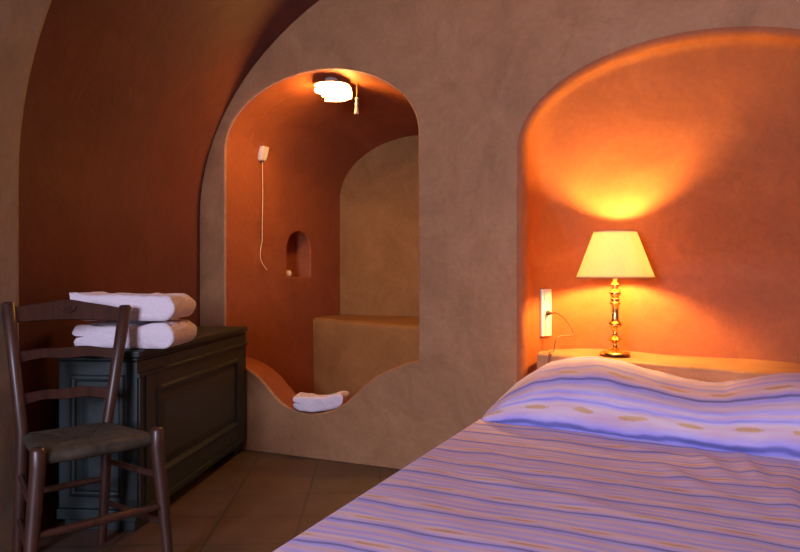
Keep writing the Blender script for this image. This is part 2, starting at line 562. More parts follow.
# shower floor
mb.face([W(AL, TW, ZF), W(AR, TW, ZF), W(AR, DEP, ZF), W(AL, DEP, ZF)])
o = mb.build('wall_alcove', M_alc, angle=45, recalc=False); o['kind'] = 'structure'
# far lunette of the alcove
mb = MB()
mb.fill([[(AL, ZF), (AL, 0.8)] + alc_arch(DEP) + [(AR, 0.8), (AR, ZF)]], lambda a, b: W(a, DEP, b))
o = mb.build('wall_alcove_end', M_bench, smooth=False, recalc=False); o['kind'] = 'structure'

# masonry bench against the far wall of the alcove
mb = MB()
prof = [(0.895, ZF), (0.893, 0.2), (0.894, 0.45)]
def bench_sec(f):
    zt = 0.685 - 0.055*f
    pts = [(0.895, ZF), (0.893, 0.25), (0.895, 0.5)]
    for i in range(7):
        th = PI/2*i/6
        pts.append((0.895+0.035*(1-math.cos(th)), zt-0.035+0.035*math.sin(th)))
    pts += [(1.08, zt+0.006+0.02*f), (DEP-0.002, 0.69+0.0*f)]
    return pts
rows = []
for i in range(25):
    f = i/24; s = AL+0.002 + (AR-AL-0.004)*f
    rows.append([W(s, t + 0.006*math.sin(9*f+z*7), z) if t < 1.2 else W(s, t, z) for t, z in bench_sec(f)])
idx = mb.grid(rows)
be = mb.build('masonry_bench', M_bench, angle=60)
tag(be, 'ochre plastered masonry bench across the far end of the arched alcove', 'bench')

# ------------------------------------------------------------------ wall behind the camera with the window that lights the room
mb = MB()
fs = -A_S*KMAX; ft = -A_T*KMAX
wc_s, wz0, wz1, ww = 1.15, 0.95, 2.05, 0.5
hole = [(wc_s-ww, wz0), (wc_s+ww, wz0), (wc_s+ww, wz1), (wc_s-ww, wz1)]
mb.fill([[(s+fs, z) for s, z in VP], hole], lambda a, b: W(a, ft, b))
rows = [[W(a, ft, b) for a, b in hole], [W(a, ft-0.3, b) for a, b in hole]]
mb.grid(rows, closed=True)
o = mb.build('wall_front', M_end, smooth=False, recalc=False); o['kind'] = 'structure'
mb = MB()
def bar(a0, b0, a1, b1):
    lo = (a0, b0); hi = (a1, b1)
    p = [W(a0, ft-0.22, b0), W(a1, ft-0.22, b0), W(a1, ft-0.22, b1), W(a0, ft-0.22, b1),
         W(a0, ft-0.17, b0), W(a1, ft-0.17, b0), W(a1, ft-0.17, b1), W(a0, ft-0.17, b1)]
    b = len(mb.v); mb.v += [tuple(x) for x in p]
    for q in ((0,3,2,1),(4,5,6,7),(0,1,5,4),(1,2,6,5),(2,3,7,6),(3,0,4,7)): mb.f.append([b+i for i in q])
bar(wc_s-ww, wz0, wc_s-ww+0.06, wz1); bar(wc_s+ww-0.06, wz0, wc_s+ww, wz1)
bar(wc_s-ww+0.06, wz0, wc_s+ww-0.06, wz0+0.06); bar(wc_s-ww+0.06, wz1-0.06, wc_s+ww-0.06, wz1)
bar(wc_s-0.03, wz0+0.06, wc_s+0.03, wz1-0.06)
o = mb.build('window_1', M_white, smooth=False); o['kind'] = 'structure'

# ------------------------------------------------------------------ ledge behind the bed
def ledge_top(s): return 0.607 - 0.030*max(0, (s-0.7))/1.07
front = []
NLE = 30
for i in range(NLE+1):
    s = 0.70 + (2.15-0.70)*i/NLE
    front.append((s, 0.006 - 0.098*(s-0.715) + 0.004*math.sin(i*0.9)))
def back_t(s):
    x = NC-NW+RB
    if s < x:
        q = min(1, (x-s)/RB); return R2 + RBT*math.sqrt(1-q*q) + 0.01
    x = NC+NW-RB
    if s > x:
        q = min(1, (s-x)/RB); return R2 + RBT*math.sqrt(1-q*q) + 0.01
    return R2 + RBT + 0.01
mb = MB()
rows = []
for s, t in front:
    zt = ledge_top(s); r = 0.018
    pr = [(t, 0.0), (t, 0.2), (t, 0.4), (t, zt-r)]
    for j in range(1, 6):
        th = PI/2*j/5; pr.append((t + r*(1-math.cos(th)), zt-r+r*math.sin(th)))
    bt = back_t(s)
    for j in range(1, 7): pr.append((t+r+(bt-t-r)*j/6, zt+0.004*math.sin(s*9+j)))
    rows.append([W(s, a, z) for a, z in pr])
idx = mb.grid(rows)
mb.f.append(idx[0][:]); 
mb.face([rows[0][0], rows[0][-1], W(0.70, back_t(0.70), 0.0)])
le = mb.build('bedside_ledge', M_ledge, angle=60)
tag(le, 'pale plastered masonry ledge in the arched niche behind the bed head', 'ledge')

# ------------------------------------------------------------------ bed
P = Vector((0.308, 2.97, 0)); ang = math.radians(-21.27)
bed = empty('bed', P, ang)
tag(bed, 'low double bed with striped lavender spread tucked under its pillows', 'bed')
WB = 1.52
FOOT = -1.66
def zbase(a): return 0.42 - 0.033*min(1.3, max(0, a))
def crease(a): return -0.117*a
def headb(a): return 0.635 - 0.20*(a-0.095)
def hump(a):
    ks = [(0.0,0.0),(0.012,0.03),(0.035,0.062),(0.1,0.128),(0.2,0.192),(0.3,0.224),(0.4,0.232),(0.48,0.226),(0.60,0.203),(0.70,0.182),(0.78,0.172),
          (0.86,0.18),(0.95,0.205),(1.05,0.232),(1.18,0.245),(1.32,0.235),(1.43,0.19),(1.49,0.11),(1.52,0.0)]
    for (x0, y0), (x1, y1) in zip(ks, ks[1:]):
        if a <= x1:
            f = (a-x0)/(x1-x0) if x1 > x0 else 0
            f = max(0, min(1, f))
            return y0 + (y1-y0)*f
    return 0.0
cols = []          # (a, drop, uoff)
for z in (0.30, 0.24, 0.18, 0.12, 0.07): cols.append((-0.022, z, -z-0.04))
for i in range(6):
    th = PI/2*i/5
    cols.append((-0.022 + 0.035*(1-math.cos(th)), 0.04*(1-math.sin(th)) , -0.05*(1-i/5)))
na = 92
for i in range(1, na+1): cols.append((0.013 + (WB-0.026)*i/na, 0.0, 0))
for i in range(1, 6):
    th = PI/2*i/5
    cols.append((WB-0.013+0.035*math.sin(th), 0.04*(1-math.cos(th)), 0.05*i/5))
for z in (0.07, 0.12, 0.18, 0.24, 0.30): cols.append((WB+0.022, z, z+0.04))
mb = MB(); uvs = []
rows = []
NFL = 90; NH = 40
for r in range(6 + NFL + NH + 1):
    row = []
    for a, drop, uo in cols:
        aa = min(WB, max(0, a))
        zb = zbase(aa)
        c0 = crease(aa)
        if r < 6:
            b = FOOT - 0.03; zz = (0.30, 0.22, 0.15, 0.09, 0.05, 0.02)[r]
            z = max(0.09, zb - max(drop, zz)); vcoord = FOOT - zz
            if r == 5: b = FOOT - 0.015
        elif r <= 6+NFL:
            f = (r-6)/NFL
            f = 1-(1-f)**1.25
            b = FOOT + (c0-FOOT)*f
            vcoord = b
            z = max(0.09, zb - drop)
            if drop == 0:
                near = max(0, 1-abs(b-c0)/0.05)
                w = 0.0065*noise.noise((aa*3.0, b*2.2, 1.3)) + 0.004*noise.noise((aa*7+b*5, b*3-aa*2, 4.1))
                # folds pulled across the middle of the bed
                for (fa, fb, dx, dy, L, h, wd) in ((0.80,-0.33,0.25,-0.97,0.22,0.012,0.030),(0.92,-0.36,0.10,-0.99,0.26,0.010,0.026),
                                                (0.73,-0.55,0.45,-0.89,0.18,0.009,0.03),(1.0,-0.62,-0.05,-1.0,0.25,0.010,0.03),
                                                (0.58,-0.24,0.93,-0.36,0.20,0.007,0.024),(0.45,-0.9,0.9,-0.43,0.3,0.006,0.04),
                                                (1.13,-0.3,0.1,-1.0,0.2,0.009,0.028)):
                    px, py = aa-fa, b-fb
                    al = px*dx+py*dy; ac = px*dy-py*dx
                    w += h*math.exp(-(al/L)**2-(ac/wd)**2)
                z += w*(1-near*0.6) - 0.035*near**2
        else:
            ph = PI*(r-6-NFL)/NH
            L = headb(aa) - c0
            A = hump(a)
            b = c0 + L*(1-math.cos(ph))/2
            if ph < PI/2: b -= 0.062*math.sin(2*ph)*min(1, A/0.12)
            sn = math.sin(ph)
            if A > 0.01: b -= 0.022*math.exp(-((ph-0.16)/0.13)**2)
            z = zb - drop - 0.035*(1-min(1, sn*4)) + A*(sn**0.8 if sn > 0 else 0)
            z += (0.006*noise.noise((aa*6, ph*1.2, 7.7)) + 0.004*noise.noise((aa*14, ph*2.0, 2.2)))*sn
            z = max(0.09, z)
            vcoord = 0.9*L*ph/PI*1.15 + 0.018 - 0.03*aa
        row.append((a, b, z)); uvs.append((aa+uo, vcoord + 0.03*aa))
    rows.append(row)
mb.grid(rows)
spread = mb.build('bedspread', M_spread, bed, angle=75, uvs=uvs)
mb = MB(); mb.box((0.02, FOOT+0.02, 0.20), (WB-0.02, 0.20, 0.355))
mb.build('mattress', M_matt, bed, bevel=0.04)
mb = MB(); mb.box((0.03, FOOT+0.04, 0.06), (WB-0.03, 0.19, 0.195))
mb.build('bed_base', M_bedbase, bed, bevel=0.006)
for x in (0.07, WB-0.13):
    for y in (FOOT+0.08, 0.10):
        mb = MB(); mb.box((x, y, 0.0), (x+0.06, y+0.06, 0.059)); mb.build('leg', M_bedbase, bed, bevel=0.004)

# ------------------------------------------------------------------ table lamp
LS, LT = 1.023, 0.145
lp0 = W(LS, LT, ledge_top(LS)+0.004)
lamp = empty('table_lamp', lp0)
tag(lamp, 'lit brass candlestick table lamp with pale cone shade on the bed ledge', 'lamp')
mb = MB()
mb.lathe([(0.066,0.0),(0.070,0.004),(0.069,0.009),(0.058,0.014),(0.040,0.022),(0.026,0.030),(0.016,0.036)], 48)
mb.build('base', M_brass, lamp, angle=55)
mb = MB()
mb.lathe([(0.014,0.036),(0.010,0.044),(0.010,0.052),(0.018,0.058),(0.031,0.064),(0.034,0.069),(0.029,0.075),(0.018,0.084),(0.012,0.093),
          (0.011,0.102),(0.013,0.115),(0.021,0.127),(0.031,0.133),(0.033,0.138),(0.029,0.145),(0.021,0.152),(0.0185,0.158),(0.017,0.19),(0.016,0.222),
          (0.019,0.226),(0.024,0.231),(0.024,0.236),(0.017,0.241),(0.017,0.246),(0.022,0.249),(0.022,0.254),(0.017,0.259),(0.019,0.266),(0.026,0.275),(0.027,0.281),
          (0.023,0.289),(0.014,0.299),(0.013,0.304),(0.019,0.311),(0.021,0.317),(0.018,0.323),(0.010,0.331),(0.009,0.345)], 40)
mb.build('stem', M_brass, lamp, angle=55)
mb = MB(); mb.lathe([(0.009,0.345),(0.015,0.349),(0.015,0.410),(0.012,0.414)], 24)
mb.build('socket', M_steel, lamp)
mb = MB()
prof = [(0.011,0.414),(0.013,0.432),(0.020,0.446),(0.026,0.461),(0.027,0.471),(0.023,0.483),(0.013,0.492),(0.002,0.495)]
mb.lathe(prof, 24); mb.build('bulb', M_bulb, lamp)
SH0, SH1 = 0.350, 0.560
mb = MB()
rows = []
seg = 64
for r, z in [(0.174,SH0),(0.154,SH0+0.05),(0.134,SH0+0.105),(0.114,SH0+0.158),(0.0945,SH1),(0.0925,SH1),(0.112,SH0+0.158),(0.132,SH0+0.105),(0.152,SH0+0.05),(0.172,SH0)]:
    rows.append([(r*math.cos(2*PI*j/seg), r*math.sin(2*PI*j/seg), z) for j in range(seg)])
mb.grid(rows, closed=True, close_rows=True)
shade = mb.build('lamp_shade', M_shade, lamp, angle=60)
for nm, r, z in (('shade_trim', 0.1742, SH0+0.002), ('shade_trim', 0.0945, SH1-0.002)):
    mb = MB()
    rows = [[((r+0.0022*math.cos(q*PI/3))*math.cos(2*PI*j/seg), (r+0.0022*math.cos(q*PI/3))*math.sin(2*PI*j/seg), z+0.004*math.sin(q*PI/3)) for j in range(seg)] for q in range(6)]
    mb.grid(rows, closed=True, close_rows=True)
    mb.build(nm, M_trim, shade)
mb = MB()
for k in range(3):
    th = 2*PI*k/3+0.4
    mb.tube([(0.014*math.cos(th),0.014*math.sin(th),0.393),(0.05*math.cos(th),0.05*math.sin(th),0.41),(0.133*math.cos(th),0.133*math.sin(th),0.452)], 0.0016, 6)
mb.build('shade_carrier', M_brass, lamp)

# power outlet on the rounded left side of the niche
th0 = math.radians(25)
s0, t0 = niche_plan(th0)
pos = W(s0, t0, 0)
nrm = (W(NC-NW+RB, R2, 0) - pos).normalized()      # towards the middle of the curve
tan = Vector((-nrm.y, nrm.x, 0))                    # along the wall
dd = pos.y
zc = CAMZ - (312.5-CY)*dd/F
hh = 0.5*47*dd/F
out = empty('power_outlet', (pos.x, pos.y, zc - hh), math.atan2(tan.y, tan.x))
tag(out, 'tall white outlet plate on the niche wall left of the lamp', 'outlet')
# local frame: x along wall, -y... nrm = -y' or +y'
sgn = 1 if (Matrix.Rotation(out.rotation_euler.z, 3, 'Z') @ Vector((0,1,0))).dot(nrm) > 0 else -1
def ybox(mb, x0, x1, y0, y1, z0, z1):
    a, b = sorted((sgn*y0, sgn*y1)); mb.box((x0, a, z0), (x1, b, z1))
mb = MB(); ybox(mb, -0.035, 0.035, 0.001, 0.013, 0, 2*hh)
plate = mb.build('plate', M_white, out, bevel=0.003)
def ydisc(mb, x, z, r, y0, y1, seg=20):
    rows = [[(x + r*math.cos(2*PI*j/seg), sgn*y, z + r*math.sin(2*PI*j/seg)) for j in range(seg)] for y in (y0, y1)]
    idx = mb.grid(rows, closed=True); mb.f.append(idx[0]); mb.f.append(idx[1][::-1])
mb = MB(); ydisc(mb, 0, hh*0.98, 0.021, 0.0128, 0.0145); sk = mb.build('socket', M_white, out)
mb = MB(); ybox(mb, -0.02, 0.02, 0.0128, 0.018, hh*1.5, hh*1.5+0.045); mb.build('switch', M_white, out, bevel=0.002)
# lamp cord with its plug, a part of the lamp
RM = Matrix.Rotation(out.rotation_euler.z, 3, 'Z')
def outw(x, y, z): return RM @ Vector((x, sgn*y, z)) + Vector(out.location)
c0 = outw(0.0, 0.017, hh*0.98)
mb = MB()
rows = []
for y, r in ((0.0147, 0.012), (0.030, 0.011), (0.036, 0.006), (0.046, 0.004)):
    rows.append([outw(r*math.cos(2*PI*j/16), y, hh*0.98 + r*math.sin(2*PI*j/16)) - Vector(lp0) for j in range(16)])
idx = mb.grid(rows, closed=True); mb.f.append(idx[0]); mb.f.append(idx[-1])
plug = mb.build('plug', M_cord, lamp)
zt = ledge_top(0.8)
def pt(x, y, d):     # a point in space on the sight line of the photograph, at distance d
    return Vector(((x-CX)*d/F, d, CAMZ-(y-CY)*d/F))
start = outw(0.0, 0.046, hh*0.98)
edge = W(0.765, -0.012, zt+0.010)
kn = [start, start + Vector((0.022, -0.012, 0.0)), start + Vector((0.06, -0.04, -0.035)), start + Vector((0.082, -0.08, -0.095)),
      Vector((start.x*0.3+edge.x*0.7+0.035, start.y*0.3+edge.y*0.7, zt+0.075)), W(0.775, 0.015, zt+0.016), edge, W(0.762, -0.022, zt-0.03), W(0.762, -0.022, zt-0.12)]
def smooth(kn, n=8):
    out_ = []
    for i in range(len(kn)-1):
        p0 = kn[max(0, i-1)]; p1 = kn[i]; p2 = kn[i+1]; p3 = kn[min(len(kn)-1, i+2)]
        for j in range(n):
            t = j/n
            out_.append(0.5*((2*p1)+(p2-p0)*t+(2*p0-5*p1+4*p2-p3)*t*t+(3*p1-p0-3*p2+p3)*t**3))
    out_.append(kn[-1]); return out_
mb = MB(); mb.tube([p - Vector(lp0) for p in smooth([Vector(k) for k in kn])], 0.0032, 8)
mb.build('cord', M_cord, lamp)

# ------------------------------------------------------------------ lamp under the alcove arch
LAs, LAt = -0.492, 0.15
zc_ = alc_spring(LAt) + alc_rise(LAt)*math.sqrt(1-((LAs-AC)/AW)**2)
al = empty('ceiling_lamp', W(LAs, LAt, zc_))
tag(al, 'small glowing scalloped glass lamp fixed under the top of the alcove arch', 'lamp')
mb = MB(); mb.lathe([(0.0,-0.022),(0.035,-0.022),(0.096,-0.034),(0.097,-0.030),(0.040,-0.014),(0.036,0.004)], 40, cap0=False)
mb.build('canopy_shield', M_steel, al)  # wide rim added to hold the lamp's light off the vault
# half-round metal shell added to keep light from the far end of the alcove
mb = MB()
a0 = math.atan2(NY, NX)
def shell(off):
    rows = []
    for i in range(25):
        th = a0 - math.radians(52) + math.radians(104)*i/24
        k = 1 + 0.05*math.cos(6*(th-a0))
        rows.append([((r*k+off)*math.cos(th), (r*k+off)*math.sin(th), z) for r, z in ((0.036,-0.022+off*0.6),(0.07,-0.024+off*0.6),(0.098,-0.036+off*0.5),(0.106,-0.066),(0.105,-0.098))])
    return rows
A_ = mb.grid(shell(0.0)); B_ = mb.grid(shell(0.003))
for q in range(24):
    for e in (0, 4): mb.f.append([A_[q][e], A_[q+1][e], B_[q+1][e], B_[q][e]])
for q in range(4):
    for e in (0, 24): mb.f.append([A_[e][q], A_[e][q+1], B_[e][q+1], B_[e][q]])
mb.build('shell', M_steel, al, angle=60)
mb = MB()
seg = 60
rows = []
for r, z, am in ((0.028,-0.023,0.0),(0.05,-0.030,0.02),(0.064,-0.040,0.08),(0.076,-0.054,0.13),(0.082,-0.064,0.17),(0.073,-0.072,0.10),(0.052,-0.080,0.03),(0.025,-0.085,0.0),(0.004,-0.086,0)):
    rows.append([((r*(1+am*math.cos(6*2*PI*j/seg)))*math.cos(2*PI*j/seg), (r*(1+am*math.cos(6*2*PI*j/seg)))*math.sin(2*PI*j/seg),
                  z + 0.10*am*math.cos(6*2*PI*j/seg+1.0)) for j in range(seg)])
idx = mb.grid(rows, closed=True); mb.f.append(idx[-1])
mb.build('glass_shade', M_glow, al, angle=60)

# pull hanging next to it
s_, t_ = -0.365, 0.20
zt_ = alc_spring(t_) + alc_rise(t_)*math.sqrt(1-((s_-AC)/AW)**2)
pl = empty('light_pull', W(s_, t_, zt_))
tag(pl, 'short cord with pale tapered pull hanging right of the glowing arch lamp', 'light pull')
d_ = W(s_, t_, 0).y
zp0 = CAMZ - (97-CY)*d_/F - zt_; zp1 = CAMZ - (114-CY)*d_/F - zt_
mb = MB(); mb.tube([(0,0,0.004),(0.001,0,zp0*0.5),(0,0,zp0)], 0.0022, 8); mb.build('cord', M_cord, pl)
h_ = zp0-zp1
mb = MB(); mb.lathe([(0.002,zp0),(0.009,zp0-0.006),(0.011,zp0-h_*0.12),(0.006,zp0-h_*0.22),(0.008,zp0-h_*0.36),(0.010,zp0-h_*0.46),(0.007,zp0-h_*0.55),(0.010,zp0-h_*0.75),(0.013,zp0-h_*0.95),(0.011,zp1)], 20)
mb.build('pull', plain('pale_turned_wood', (0.62,0.50,0.36), 0.45), pl)

# white pull switch on the alcove's left wall
t_ = 0.325
px = W(AL, t_, 0)
zc_ = CAMZ - (154-CY)*px.y/F
ps = empty('pull_switch', W(AL, t_, zc_-0.042), math.atan2(NY, NX))      # local x runs into the alcove, local -y away from the wall
tag(ps, 'small white switch box with long hanging cord on the alcove wall', 'switch')
mb = MB()
rows = []
for z, w, dp in ((0.0,0.026,0.024),(0.03,0.030,0.033),(0.084,0.034,0.045)):
    rows.append([(-w, -0.001, z), (w, -0.001, z), (w*0.92, -dp, z), (-w*0.92, -dp, z)])
idx = mb.grid(rows, closed=True); mb.f.append(idx[0]); mb.f.append(idx[-1])
mb.build('housing', M_white, ps, bevel=0.005, smooth=True)
mb = MB(); mb.lathe([(0.006,-0.006),(0.008,-0.004),(0.008,0.002)], 14, org=(0,-0.014,0)); mb.build('spout', M_dark, ps)
zb = CAMZ - (270-CY)*(px.y)/F - (zc_-0.042)
kn = [Vector((0.0,-0.014,-0.002))]
for i in range(1, 12):
    f = i/11
    kn.append(Vector((0.010*math.sin(f*7)*f*0.8 + 0.004*f - (0.018 if 0.8 < f < 0.95 else 0) + (0.035 if i == 11 else 0), -0.014, zb*f)))
mb = MB(); mb.tube(smooth(kn, 6), 0.0028, 8); mb.build('cord', M_cream, ps)

# soap in the small niche
mb = MB()
rows = []
for i in range(13):
    th = -PI/2 + PI*i/12
    rows.append([(0.028*math.copysign(abs(math.cos(th))**0.6, 1)*math.copysign(abs(math.cos(2*PI*j/28))**0.7, math.cos(2*PI*j/28)),
                  0.020*abs(math.cos(th))**0.6*math.copysign(abs(math.sin(2*PI*j/28))**0.7, math.sin(2*PI*j/28)),
                  0.021+0.021*math.copysign(abs(math.sin(th))**0.8, math.sin(th))) for j in range(28)])
mb.grid(rows, closed=True)
so = mb.build('soap_bar', M_soap, angle=60)
so.location = W(AL-0.032, 0.645, SZ0+0.0005); so.rotation_euler = (0, 0, math.radians(40))
tag(so, 'small pale soap bar standing in the little arched wall niche', 'soap')

# ------------------------------------------------------------------ chest
c_near = Vector((-0.9795, 2.90, 0)); c_far = Vector((-0.850, 4.296, 0))
cl = (c_far-c_near).length
chest = empty('wooden_chest', c_near, math.atan2(c_far.y-c_near.y, c_far.x-c_near.x))   # local x along the front, local y into the wall
tag(chest, 'long dark green panelled wooden chest standing along the red wall', 'chest')
CD = 0.315
mb = MB(); mb.box((0.012, 0.012, 0.085), (cl-0.012, CD-0.004, 0.640)); mb.build('body', M_chest, chest, bevel=0.004)
# lid with a stepped moulding
mb = MB()
mb.box((-0.005, -0.012, 0.655), (cl, CD, 0.682)); mb.box((0.003, -0.002, 0.641), (cl-0.004, CD-0.002, 0.6545))
mb.build('lid', M_chest, chest, bevel=0.006)
# plinth with cut-away foot
mb = MB()
mb.box((0.004, 0.003, 0.045), (cl-0.004, CD, 0.0845)); mb.box((0.0, -0.004, 0.06), (cl, 0.0025, 0.082))
mb.box((0.03, 0.02, 0.0), (0.14, CD-0.02, 0.0445)); mb.box((cl-0.14, 0.02, 0.0), (cl-0.03, CD-0.02, 0.0445))
mb.build('plinth', M_chest, chest, bevel=0.004)
def frame_panel(nm, x0, x1, z0, z1, to):
    """moulded frame: list of nested rectangles with depth, 'to' maps (x, depth, z)"""
    steps = [(0.0, 0.0), (0.006, -0.007), (0.014, -0.010), (0.022, -0.007), (0.028, 0.004), (0.034, 0.006), (0.075, -0.006), (0.078, -0.006)]
    mb = MB(); rows = []
    for ins, dp in steps:
        rows.append([to(x0+ins, dp, z0+ins), to(x1-ins, dp, z0+ins), to(x1-ins, dp, z1-ins), to(x0+ins, dp, z1-ins)])
    idx = mb.grid(rows, closed=True); mb.f.append(idx[-1])
    return mb.build(nm, M_chest, chest, angle=20)
# front frame (stiles and rails proud of the body), then the raised panel
mb = MB()
mb.box((0.0, -0.002, 0.0855), (0.185, 0.0115, 0.64)); mb.box((cl-0.155, -0.002, 0.0855), (cl, 0.0115, 0.64))
mb.box((0.185, -0.002, 0.0855), (cl-0.155, 0.0115, 0.165)); mb.box((0.185, -0.002, 0.52), (cl-0.155, 0.0115, 0.64))
mb.build('front_frame', M_chest, chest, bevel=0.002)
mb = MB()
mb.tube([(0.0, -0.004, 0.588), (cl, -0.004, 0.588)], 0.0085, 10)
mb.build('moulding', M_chest, chest)
mb = MB()
for x in (0.02, 0.075): mb.tube([(x, -0.003, 0.09), (x, -0.003, 0.58)], 0.006, 10)
mb.build('stile_bead', M_chest, chest)
frame_panel('front_panel', 0.18, cl-0.15, 0.16, 0.525, lambda x, d, z: (x, d+0.0, z))
frame_panel('end_panel', 0.05, CD-0.05, 0.13, 0.59, lambda x, d, z: (d+0.010, x, z))

# ------------------------------------------------------------------ towels
def folded(name, L, Wd, H, label, group=None, tail=0.0, seed=0.0, bend=None, layers=2):
    """cloth folded over: rounded fold at +x, open edges at -x, laid along local x"""
    th = H/layers
    path = []
    r = th/2
    # outline of the section (x, z), anticlockwise, with the fold at the +x end
    nseg = 26
    pts = []
    xs = [-L/2 + (L-H/2)*i/nseg for i in range(nseg+1)]
    for x in xs:                       # bottom
        e = max(0, 1-(x+L/2)/0.02)
        pts.append((x, 0.006*e))
    for i in range(1, 14):             # fold
        a = -PI/2 + PI*i/13
        pts.append((L/2-H/2 + H/2*math.cos(a)*0.98, H/2 + H/2*math.sin(a)))
    for x in xs[::-1][1:]:             # top
        f = max(0, (-x-L*0.12)/(L*0.38))
        pts.append((x - tail*f*0.5, H - tail*0.0 + tail*0.28*f*f - 0.004*max(0, 1-(x+L/2)/0.02)))
    # open edge with a notch between the layers
    x0 = -L/2
    if tail: 
        pts += [(x0-tail*0.62, H+tail*0.20), (x0-tail*0.58, H+tail*0.06), (x0-tail*0.2, H*0.80), (x0+0.012, H*0.62)]
    else:
        pts += [(x0-0.006, H*0.93), (x0-0.010, H*0.76), (x0-0.004, H*0.60)]
    pts += [(x0+0.035, H*0.5), (x0-0.002, H*0.42), (x0-0.008, H*0.24), (x0-0.004, H*0.08)]
    mb = MB(); rows = []
    ny = 26
    cxm, czm = 0.0, H*0.5
    for j in range(-3, ny+4):
        if j < 0:   f = (0.0); sc = (0.50, 0.80, 0.94)[j+3]; y = -Wd/2 - (0.012, 0.010, 0.005)[j+3]
        elif j > ny: f = 1.0; sc = (0.94, 0.80, 0.50)[j-ny-1]; y = Wd/2 + (0.005, 0.010, 0.012)[j-ny-1]
        else: f = j/ny; sc = 1.0; y = -Wd/2 + Wd*f
        row = []
        for x, z in pts:
            zz = czm + (z-czm)*sc
            xx = cxm + (x-cxm)*(1-(1-sc)*0.06)
            nv = Vector((xx*9, y*9, zz*14+seed))
            n1 = noise.noise(nv); n2 = noise.noise(nv*2.9)
            top = max(0, min(1, zz/H))
            dz = (0.010*n1 + 0.005*n2)*top
            dy = (0.011*n1 + 0.006*n2) * (1 if abs(y) > Wd*0.42 else 0.2)
            dx = 0.005*n2
            p = Vector((xx+dx, y+dy, zz+dz))
            if bend: p.z += bend(p.x)
            row.append(p)
        rows.append(row)
    idx = mb.grid(rows, closed=True); mb.f.append(idx[0][::-1]); mb.f.append(idx[-1])
    o = mb.build(name, M_towel, angle=80)
    tag(o, label, 'towel', group)
    return o
ctop = 0.6835
tw = folded('towel', 0.375, 0.30, 0.092, 'folded white bath towel lying directly on the chest lid, lower of two', 'white towels stacked on the chest', seed=3.1)
tdir = math.atan2(-0.02, 1.0)
tw.location = (-1.035, 3.10, ctop+0.001); tw.rotation_euler = (0, 0, tdir)
tw2 = folded('towel', 0.37, 0.29, 0.096, 'folded white bath towel on top of the other, its corner sticking out left', 'white towels stacked on the chest', tail=0.05, seed=8.7)
tw2.location = (-1.035, 3.10, ctop+0.106); tw2.rotation_euler = (0, 0, tdir+0.02)
# small towel in the dip of the low alcove wall
def wave_z(s):
    for (a, za), (b, zb2) in zip(wave, wave[1:]):
        if b <= s <= a: return zb2 + (za-zb2)*(s-b)/(a-b)
    return wave[0][1]
sc_ = pix_st(314, 408)[0]
tilt = 0.0
zm = min(wave_z(sc_+x*0.01) for x in range(-10, 11))
tw3 = folded('towel', 0.265, 0.14, 0.075, 'small folded white towel resting in the dip of the low alcove wall', None, seed=5.0,
             bend=lambda x: max(0.0, wave_z(sc_+max(-0.16, min(0.16, x))*0.97)-zm))
tw3.location = W(sc_, 0.085, zm+0.008); tw3.rotation_euler = (0, 0, math.atan2(UY, UX) + 0.32)

# ------------------------------------------------------------------ chair
FLp = Vector((-1.05, 2.26, 0)); FRp = Vector((-0.794, 2.55, 0)); BRp = Vector((-1.034, 2.76, 0)); BLp = Vector((-1.236, 2.55, 0))
ctr = (FLp+FRp+BRp+BLp)/4
chair = empty('ladder_back_chair', ctr)
tag(chair, 'old brown ladder-back wooden chair with a woven rush seat beside the chest', 'chair')
def loc(p): return Vector(p) - ctr
SZ = 0.452
wv = (FRp-FLp).normalized()          # along the front, left to right
fv = ((FLp+FRp)-(BLp+BRp)).normalized()   # towards the front
def leg(nm, pts, rad):
    mb = MB(); mb.tube([loc(p) for p in pts], rad, 16); return mb.build(nm, M_chair, chair, angle=60)
# front legs
def up(p, z, d=Vector((0,0,0))): q = p + d; return Vector((q.x, q.y, z))
leg('leg', [up(FLp, 0.0, -wv*0.035+fv*0.02), up(FLp, 0.2, -wv*0.02+fv*0.01), up(FLp, 0.40), up(FLp, 0.452), up(FLp, 0.462)], [0.017, 0.020, 0.022, 0.022, 0.016])
leg('leg', [up(FRp, 0.0, wv*0.035+fv*0.02), up(FRp, 0.2, wv*0.02+fv*0.01), up(FRp, 0.40), up(FRp, 0.455), up(FRp, 0.465)], [0.017, 0.020, 0.022, 0.022, 0.016])
# rear posts, floor to crest
LTp = Vector((-1.307, 2.60, 0.866)); RTp = Vector((-1.008, 2.865, 0.846))
postL = [up(BLp, 0.0, -fv*0.06), up(BLp, 0.22, -fv*0.025), up(BLp, 0.45), BLp.lerp(LTp, 0.5)*1.0, LTp, LTp + Vector((0,0,0.008))]
postL[3] = Vector(((BLp.x+LTp.x)/2, (BLp.y+LTp.y)/2, 0.655))
postR = [up(BRp, 0.0, -fv*0.06), up(BRp, 0.22, -fv*0.025), up(BRp, 0.45), Vector(((BRp.x+RTp.x)/2, (BRp.y+RTp.y)/2, 0.65)), RTp, RTp + Vector((0,0,0.008))]
leg('leg', postL, [0.016, 0.018, 0.019, 0.019, 0.021, 0.013])
leg('leg', postR, [0.016, 0.018, 0.018, 0.020, 0.023, 0.015])
def on_post(post, z):
    for a, b in zip(post, post[1:]):
        if a.z <= z <= b.z: return a.lerp(b, (z-a.z)/(b.z-a.z))
    return post[-2].copy()
